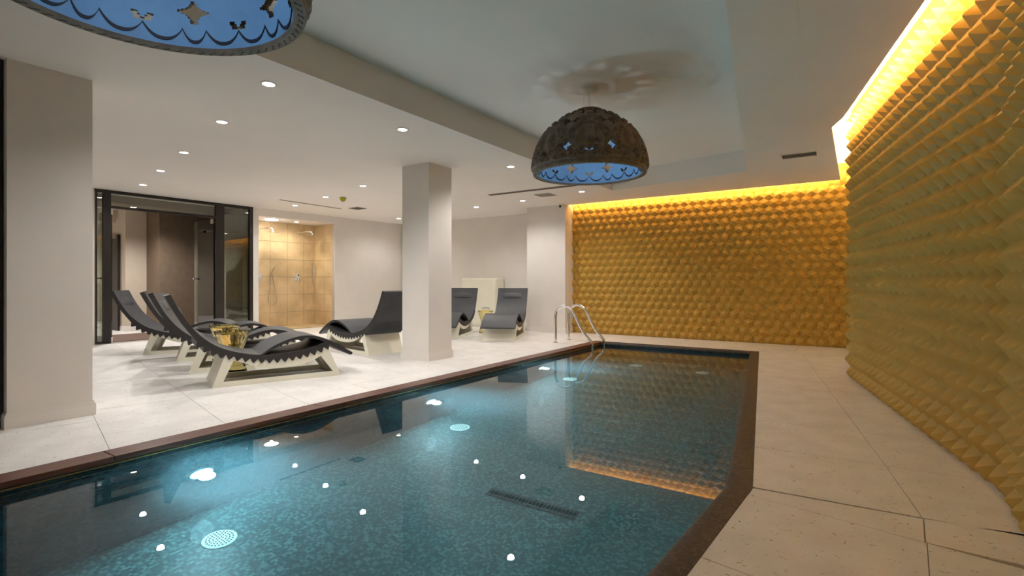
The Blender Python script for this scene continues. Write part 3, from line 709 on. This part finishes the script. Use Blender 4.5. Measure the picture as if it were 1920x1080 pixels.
# ------------------------------------------------------------------ pendants
def make_pendant():
    t = thing('pendant_lamp', '', 'pendant lamp', (0, 0, 0))
    R0, HH, NP, NV, TH = .553, .60, 384, 130, .036
    t_end = math.acos(.14 / R0)
    tt = np.linspace(0, t_end, NV + 1); ph = np.arange(NP) * 2 * PI / NP
    rr = R0 * np.cos(tt) ** .94; zz = HH * np.sin(tt)
    arc = np.concatenate([[0], np.cumsum(np.hypot(np.diff(rr), np.diff(zz)))])
    per = PI / 4
    fold = np.abs(((ph + per / 2) % per) - per / 2)              # 0 .. 22.5 deg, mirrored
    Fm, Am = np.meshgrid(fold, arc); Rm = np.repeat(rr[:, None], NP, 1)
    X = Fm * Rm; Y = Am                                           # metres on the shell
    hgt = np.zeros_like(X)
    def ridge(px, py, w, h):
        nonlocal hgt
        d2 = np.full(X.shape, 9.)
        for a, b in zip(px, py): d2 = np.minimum(d2, (X - a) ** 2 + (Y - b) ** 2)
        hgt = np.maximum(hgt, 1.35 * h * np.clip(1 - d2 / w ** 2, 0, 1) ** .6)
    def spiral(cx, cy, r0, r1, a0, turns, sgn=1, n=70):
        k = np.linspace(0, 1, n); r = r0 + (r1 - r0) * k; a = a0 + sgn * 2 * PI * turns * k
        return cx + r * np.cos(a), cy + r * np.sin(a)
    def path(pts, n=10):
        q = smoothline([(a, b, 0) for a, b in pts], n); return [p.x for p in q], [p.y for p in q]
    ridge(*spiral(.065, .105, .052, .008, -1.6, 1.5), .014, .020)
    ridge(*spiral(.165, .10, .048, .008, -1.2, 1.4, -1), .013, .020)
    ridge(*spiral(.15, .235, .045, .008, 2.4, 1.3), .013, .018)
    ridge(*spiral(.055, .45, .045, .010, -.5, 1.2), .014, .018)
    ridge(*path([(.0, .045), (.04, .04), (.09, .05), (.14, .04), (.22, .045)]), .012, .016)
    ridge(*path([(.10, .13), (.125, .18), (.11, .24), (.07, .30), (.045, .36)]), .016, .020)
    ridge(*path([(.20, .14), (.205, .22), (.18, .30), (.12, .36), (.10, .42)]), .014, .018)
    ridge(*path([(.13, .32), (.10, .37), (.05, .40), (.0, .40)]), .013, .016)
    ridge(*path([(.02, .50), (.03, .56), (.05, .62), (.04, .68)]), .015, .014)
    ridge([0, 0, 0, 0], [.22, .25, .28, .31], .055, .026)         # central cartouche
    ridge([0, 0], [.50, .54], .03, .016)
    hgt += .004 * (Y < .02)
    hgt -= .014 * np.clip(1.4 - 1.4 * ((np.abs(X - .068) / .034) ** .8 + (np.abs(Y - .20) / .038) ** .8), 0, 1)
    # cut-outs
    hole = np.zeros(X.shape, bool)
    def star(cx, cy, a, b):
        nonlocal hole
        u = np.abs(X - cx) / a; v = np.abs(Y - cy) / b; hole |= (u ** .62 + v ** .62 < 1)
    xe = per / 2 * R0 * .94
    star(xe, .170, .070, .050)
    star(.115, .44, .045, .05)
    star(.030 + .0, .635, .0, .0) if 0 else None
    star(.05, .60, .04, .05)
    hole |= (np.abs(X - .024 - (Y - .115) * .55) < .0095) & (np.abs(Y - .115) < .015)
    Rout = Rm + hgt * np.cos(tt)[:, None]; Zout = np.repeat(zz[:, None], NP, 1) + hgt * np.sin(tt)[:, None]
    cp, sp = np.cos(ph)[None], np.sin(ph)[None]
    vo = np.stack([Rout * cp, Rout * sp, Zout], -1).reshape(-1, 3)
    nrm_r = np.cos(tt)[:, None]; nrm_z = np.sin(tt)[:, None]
    Ri = Rm - TH * nrm_r; Zi = np.repeat(zz[:, None], NP, 1) - TH * nrm_z
    vi = np.stack([Ri * cp, Ri * sp, Zi], -1).reshape(-1, 3)
    keep = ~(hole[:-1] | hole[1:])
    K = np.zeros((NV, NP), bool)
    for k in range(NP): K[:, k] = keep[:, k] & keep[:, (k + 1) % NP]
    n0 = len(vo); fo = []; fi = []; fw = []
    for j in range(NV):
        for k in range(NP):
            k2 = (k + 1) % NP; a, b, c, d = j * NP + k, j * NP + k2, (j + 1) * NP + k2, (j + 1) * NP + k
            if K[j, k]:
                fo.append((a, b, c, d)); fi.append((d, c, b, a))
                if not K[j, k2]: fw.append((b, n0 + b, n0 + c, c))
                if not K[j, k - 1]: fw.append((a, d, n0 + d, n0 + a))
                if j and not K[j - 1, k]: fw.append((b, a, n0 + a, n0 + b))
                if j < NV - 1 and not K[j + 1, k]: fw.append((d, c, n0 + c, n0 + d))
                if j == 0: fw.append((b, a, n0 + a, n0 + b))
    me = bpy.data.meshes.new('shade'); me.from_pydata(np.vstack([vo, vi]).tolist(), [], fo + fw); me.materials.append(M['shade'])
    me.polygons.foreach_set('use_smooth', [True] * len(fo) + [False] * len(fw)); me.update(); me.validate()
    o = bpy.data.objects.new('shade', me); COL.objects.link(o); o.parent = t
    me = bpy.data.meshes.new('lining'); me.from_pydata(vi.tolist(), [], fi); me.materials.append(M['lining'])
    me.polygons.foreach_set('use_smooth', [True] * len(fi)); me.update()
    o = bpy.data.objects.new('lining', me); COL.objects.link(o); o.parent = t; lining = o; o['label'] = 'smooth blue inner lining'
    MB().lathe([(R0 - .004, .006), (R0 + .004, 0), (R0, -.012), (R0 - .045, -.012), (R0 - .05, 0), (R0 - .022, .008), (R0 - .004, .006)], n=96, cap=False).obj('rim', M['shade'], t, True); rim = kids(t)[-1]
    # little scrolls on the underside of the rim
    m = MB()
    for k in range(72):
        a = 2 * PI * k / 72; pts = []
        for q in range(9):
            u = q / 8 * 2 - 1; s_ = (.018 if k % 2 else .014); rad = R0 - .021 + s_ * .62 * math.sin(u * 2.6); ang = a + u * .030
            pts.append((rad * math.cos(ang), rad * math.sin(ang), -.0125))
        m.tube(pts, .0016, 4)
    o = m.obj('rim_scrolls', M['scal'], rim); o['kind'] = 'stuff'
    # scalloped dark edging near the rim on the inside
    arcs = [(17, 0), (11, 1), (17, 0)] * 8
    a0 = math.radians(-17 * 0)
    for wdt, ty in arcs:
        m = MB(); w_ = math.radians(wdt); n = 14; vs = []; fs = []
        for q in range(n + 1):
            u = q / n; ang = a0 + u * w_; dip = (1 - abs(2 * u - 1) ** 2.4)
            b = .085 - .062 * dip; wd = .004 + .012 * (math.sin(PI * u) if u < .5 else 1) * (1 - .6 * (abs(2 * u - 1) ** 6))
            for bb, off in ((b, .0045), (b + wd, .0045), (b, -.001), (b + wd, -.001)):
                tq = np.interp(bb, arc, tt); r_ = R0 * math.cos(tq) ** .94 - (TH + off) * math.cos(tq); z_ = HH * math.sin(tq) - (TH + off) * math.sin(tq)
                vs.append((r_ * math.cos(ang), r_ * math.sin(ang), z_))
        for q in range(n):
            i = 4 * q; j = i + 4
            fs += [(i, i + 1, j + 1, j), (i + 2, j + 2, j + 3, i + 3), (i, j, j + 2, i + 2), (i + 1, i + 3, j + 3, j + 1)]
        m.add(vs, fs + [(0, 2, 3, 1), (4 * n, 4 * n + 1, 4 * n + 3, 4 * n + 2)]); m.obj('scallop', M['scal'], lining); a0 += w_
    # fluted collar and cap
    m = MB(); pr = []; n = 96; vs = []; fs = []
    for (r_, z_) in ((.128, .565), (.142, .572), (.142, .608), (.128, .622), (.06, .628), (.001, .628)):
        for k in range(n):
            a = 2 * PI * k / n; q = r_ * (1 - (.03 if (k % 2 and .56 < z_ < .61) else 0)); vs.append((q * math.cos(a), q * math.sin(a), z_))
    for j in range(5):
        for k in range(n): k2 = (k + 1) % n; fs.append((j * n + k, j * n + k2, (j + 1) * n + k2, (j + 1) * n + k))
    m.add(vs, fs); m.obj('collar', M['shade'], t, True)
    zc = HC - 2.127
    MB().lathe([(.035, zc - .045), (.07, zc - .035), (.082, zc - .012), (.082, zc)], n=32).obj('canopy', M['ceramic'], t, True)
    for k in range(3):
        a = 2 * PI * k / 3 + .9
        MB().tube([(.05 * math.cos(a), .05 * math.sin(a), zc - .03), (.115 * math.cos(a), .115 * math.sin(a), .622)], .0014, 6).obj('suspension_wire', M['chrome'], t)
    MB().tube([(0, 0, zc - .03), (0, 0, .62)], .0025, 6).obj('flex', M['ceramic'], t)
    return t
pen = make_pendant()
pen['label'] = 'ornate dark dome pendant with blue lining, fully visible over the far pool'; pen['group'] = 'carved dome pendants over the pool'
pen.location = (-2.18, 4.69, 2.127); pen.rotation_euler = (0, 0, math.atan2(4.69, -2.18) + 0)
pen2 = copy_tree(pen); pen2['label'] = 'ornate dark dome pendant with blue lining cut off by the top left edge'
pen2.location = (-2.155, .83, 2.127); pen2.rotation_euler = (0, 0, math.atan2(.83, -2.18))
for k, (p, lbl) in enumerate(((pen, 'bulb_or_fill'), (pen2, 'bulb_or_fill'))):
    l = bpy.data.lights.new('bulb_or_fill', 'POINT'); l.energy = 2.6; l.color = (.85, .93, 1); l.shadow_soft_size = .06
    o = bpy.data.objects.new('bulb_or_fill', l); COL.objects.link(o); o.parent = p; o.location = (0, 0, .10)  # added fill light inside the dome, brightens the blue lining

# ------------------------------------------------------------------ loungers
WID = .60
def profile_teeth():
    val = smoothline([(a, b, 0) for a, b in [(-.13, .475), (-.05, .402), (.05, .348), (.156, .315), (.25, .290), (.354, .268), (.45, .253), (.561, .245), (.67, .246), (.777, .255), (.89, .275), (1.0, .303), (1.08, .332), (1.145, .362)]], 12)
    L_ = [0]
    for a, b in zip(val[:-1], val[1:]): L_.append(L_[-1] + (b - a).length)
    tot = L_[-1]; n = 18; out = []
    def at(q):
        q = max(0, min(tot, q)); i = int(np.searchsorted(L_, q)); i = max(1, min(len(val) - 1, i)); f_ = (q - L_[i - 1]) / (L_[i] - L_[i - 1]); p = val[i - 1].lerp(val[i], f_); d = (val[i] - val[i - 1]).normalized(); return p, d
    for k in range(n):
        p, d = at(tot * k / n); out.append((p.x, p.y))
        for fr, dp in ((.42, .040), (.50, .045), (.58, .040)):
            p, d = at(tot * (k + fr) / n); nn = Vector((d.y, -d.x, 0)); p = p + nn * dp; out.append((p.x, p.y))
    out.append((val[-1].x, val[-1].y)); return out
TE = profile_teeth()
seat_top = [(p.x, p.y) for p in smoothline([(a, b, 0) for a, b in [(-.346, .936), (-.275, .787), (-.192, .644), (-.095, .526), (.028, .425), (.156, .364), (.287, .325), (.38, .306), (.442, .300)]], 6)]
back_out = [(p.x, p.y) for p in smoothline([(a, b, 0) for a, b in [(-.394, .920), (-.333, .795), (-.250, .645), (-.15, .500)]], 6)]
hole_low = [(p.x, p.y) for p in smoothline([(a, b, 0) for a, b in [(.456, .292), (.561, .297), (.704, .299), (.852, .314), (1.0, .352), (1.09, .392)]], 5)]
hole_up = [(p.x, p.y) for p in smoothline([(a, b, 0) for a, b in [(.456, .292), (.561, .350), (.704, .408), (.852, .440), (.973, .434), (1.09, .392)]], 5)]
hump = [(p.x, p.y) for p in smoothline([(a, b, 0) for a, b in [(.442, .300), (.56, .380), (.704, .440), (.830, .470), (.942, .471), (1.066, .440), (1.225, .362), (1.385, .262)]], 5)]
under = [(1.40, .250), (1.402, .238), (1.392, .228), (1.372, .226), (1.257, .290), (1.161, .342), (1.11, .380)]
polyA = back_out[::1] and (seat_top + hole_low[1:] + [(1.15, .385)] + TE[::-1] + back_out[::-1])
polyB = hump + under + hole_up[::-1]
def make_lounger():
    t = thing('sun_lounger', '', 'sun lounger', (0, 0, 0))
    XZ = lambda y0: None
    def pr(mb, poly, y0, y1): return mb.prism(poly, y0, y1, fn=lambda x, y, z: (x, z, y))
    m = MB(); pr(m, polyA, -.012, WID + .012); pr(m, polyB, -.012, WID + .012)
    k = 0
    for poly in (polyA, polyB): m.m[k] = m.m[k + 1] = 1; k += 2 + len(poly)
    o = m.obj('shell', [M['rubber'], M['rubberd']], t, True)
    # pillow ridge on the back rest
    m = MB(); vs = []; fs = []; nu, nv = 10, 10; P0 = Vector((-.305, .852)); P1 = Vector((-.236, .716)); d = (P1 - P0); nn = Vector((-d.y, d.x)).normalized()
    for i in range(nu + 1):
        for j in range(nv + 1):
            u = i / nu; v = j / nv; hh = .018 * (math.sin(PI * v) ** .5) * math.sin(PI * (u ** 1.6)) ** .7
            p = P0 + d * u; vs.append((p.x + nn.x * (hh - .004), .09 + (WID - .18) * v, p.y + nn.y * (hh - .004)))
    for i in range(nu):
        for j in range(nv): a = i * (nv + 1) + j; fs.append((a, a + 1, a + nv + 2, a + nv + 1))
    m.add(vs, fs); m.obj('headrest', M['rubber'], t, True)
    # base: two cut-out sides with a toothed upper edge and two solid ends
    tz_ = [p for p in TE if .10 < p[0] < 1.12]
    tz_ = [(a, b - .0008) for a, b in tz_]
    for y0 in (0, WID - .03):
        m = MB()
        pr(m, [(0, 0), (1.27, 0), (1.185, .055), (.098, .05)], y0, y0 + .03)
        pr(m, [(0, 0), (.098, .05), (.195, .270), (.115, tz_[0][1])], y0, y0 + .03)
        pr(m, [(1.27, 0), (1.13, tz_[-1][1]), (1.05, .238), (1.185, .055)], y0, y0 + .03)
        wt_ = [(p.x, p.y) for p in smoothline([(a, b, 0) for a, b in [(.195, .270), (.354, .196), (.50, .160), (.632, .148), (.80, .155), (.93, .18), (1.05, .238)]], 4)]
        pr(m, [(.115, tz_[0][1])] + tz_ + [(1.13, tz_[-1][1])] + wt_[::-1], y0, y0 + .03)
        m.obj('side_frame', M['cream'], t)
    zl = tz_[0][1] - .03; zr = tz_[-1][1] - .03
    m = MB(); pr(m, [(0, 0), (.115 * zl / tz_[0][1], zl), (.15, zl), (.035, 0)], .03, WID - .03); m.obj('end_panel', M['cream'], t)
    m = MB(); pr(m, [(1.27, 0), (1.27 - .14 * zr / tz_[-1][1], zr), (1.27 - .14 * zr / tz_[-1][1] - .035, zr), (1.235, 0)], .03, WID - .03); m.obj('end_panel', M['cream'], t)
    return t
lg = make_lounger()
def place(o, x, y, d, label, group):
    o.location = (x, y, 0); o.rotation_euler = (0, 0, math.atan2(d[1], d[0])); o['label'] = label; o['group'] = group; return o
g1 = 'four loungers in a row before the glass entrance'; g2 = 'loungers round the middle column'
proto = lg
place(lg, -5.32, 2.65, (.36, .933), 'charcoal wave lounger on cream base, nearest the pool and largest', g1)
place(copy_tree(lg), -6.45, 2.95, (.54, .842), 'charcoal wave lounger second from the pool, between the two amber stools', g1)
place(copy_tree(lg), -7.49, 3.27, (.40, .917), 'charcoal wave lounger third from the pool in the front row', g1)
place(copy_tree(lg), -8.61, 3.31, (.60, .80), 'charcoal wave lounger furthest from the pool, close to the glass entrance', g1)
place(copy_tree(lg), -5.72, 5.66, (-.99, .14), 'charcoal lounger turned to the shower, its back half hidden by the middle column', g2)
place(copy_tree(lg), -7.17, 8.32, (.41, -.91), 'charcoal lounger behind the middle column showing only its right edge', g2)
place(copy_tree(lg), -6.12, 8.67, (.41, -.91), 'charcoal lounger facing the pool from the back wall, beside the white pillar', g2)

# ------------------------------------------------------------------ amber glass stools
def make_stool():
    t = thing('glass_stool', '', 'stool', (0, 0, 0))
    n = 24; rings = [(.150, 0), (.158, .02), (.135, .09), (.108, .16), (.098, .20), (.110, .25), (.140, .33), (.170, .41), (.187, .46), (.187, .468)]
    vs = []; fs = []; m = MB()
    for j, (r, z) in enumerate(rings):
        for k in range(n):
            a = 2 * PI * (k + (.5 if j % 2 else 0)) / n; vs.append((r * math.cos(a), r * math.sin(a), z))
    for j in range(len(rings) - 1):
        for k in range(n):
            k2 = (k + 1) % n; a, b, c, d = j * n + k, j * n + k2, (j + 1) * n + k2, (j + 1) * n + k
            if j % 2 == 0: fs += [(a, b, d), (b, c, d)]
            else: fs += [(a, b, c), (a, c, d)]
    inner = [(.178, .468), (.165, .445), (.001, .438)]
    base = len(vs)
    for r, z in inner:
        for k in range(n): a = 2 * PI * (k + .5) / n; vs.append((r * math.cos(a), r * math.sin(a), z))
    L_ = (len(rings) - 1) * n
    for (p, q) in ((L_, base), (base, base + n), (base + n, base + 2 * n)):
        for k in range(n): k2 = (k + 1) % n; fs.append((p + k, p + k2, q + k2, q + k))
    fs.append(tuple(range(n - 1, -1, -1)))
    m.add(vs, fs); m.obj('body', M['amber'], t)
    return t
st = make_stool(); st['label'] = 'faceted amber glass stool between the two loungers nearest the pool'; st['group'] = 'amber glass stools'; st.location = (-6.01, 3.22, 0); st.scale = (1, 1, 1.05)
s2 = copy_tree(st); s2['label'] = 'faceted amber glass stool partly hidden behind the nearer stool'; s2.location = (-6.95, 3.63, 0)
s3 = copy_tree(st); s3['label'] = 'amber glass stool between the two loungers by the back wall'; s3.location = (-6.42, 8.72, 0); s3.scale = (.86, .86, 1)
cdm = thing('table_card', 'small clear holder with dark marks on the stool by the back wall', 'table card', (-6.38, 8.68, .468), YAW)
MB().prism([(-.085, -.004), (.085, -.004), (.085, .004), (-.085, .004)], .0, .075).obj('clear_plate', M['clear'], cdm)
m = MB()
for k in range(7):
    x = -.066 + .022 * k; z = .05 + .010 * math.cos((k - 3) * .5); m.box(x - .006, x + .006, -.0065, -.0045, z - .010, z + .008)
m.obj('dark_marks', M['black'], cdm)

# white unit by the back wall
un = thing('wall_cabinet', 'tall cream cabinet standing against the back wall behind the loungers', 'cabinet', (-7.51, 10.09, 0))
MB().box(-.52, .52, -.17, .165, .0, 1.16).obj('body', M['cream'], un, bevel=.03)
MB().box(-.50, .50, -.178, -.171, .06, 1.12).obj('door', M['cream'], un, bevel=.003)

# things built in place get their Empty at their own base
bpy.context.view_layer.update()
for o in list(bpy.data.objects):
    if o.type == 'EMPTY' and o.location.length < 1e-6:
        ch = kids(o); pts = [c.matrix_world @ Vector(b) for c in ch if c.type == 'MESH' for b in c.bound_box]
        if not pts: continue
        lo = [min(p[i] for p in pts) for i in range(3)]; hi = [max(p[i] for p in pts) for i in range(3)]
        base = Vector(((lo[0] + hi[0]) / 2, (lo[1] + hi[1]) / 2, lo[2])); o.location = base
        for c in ch: c.location = c.location - base
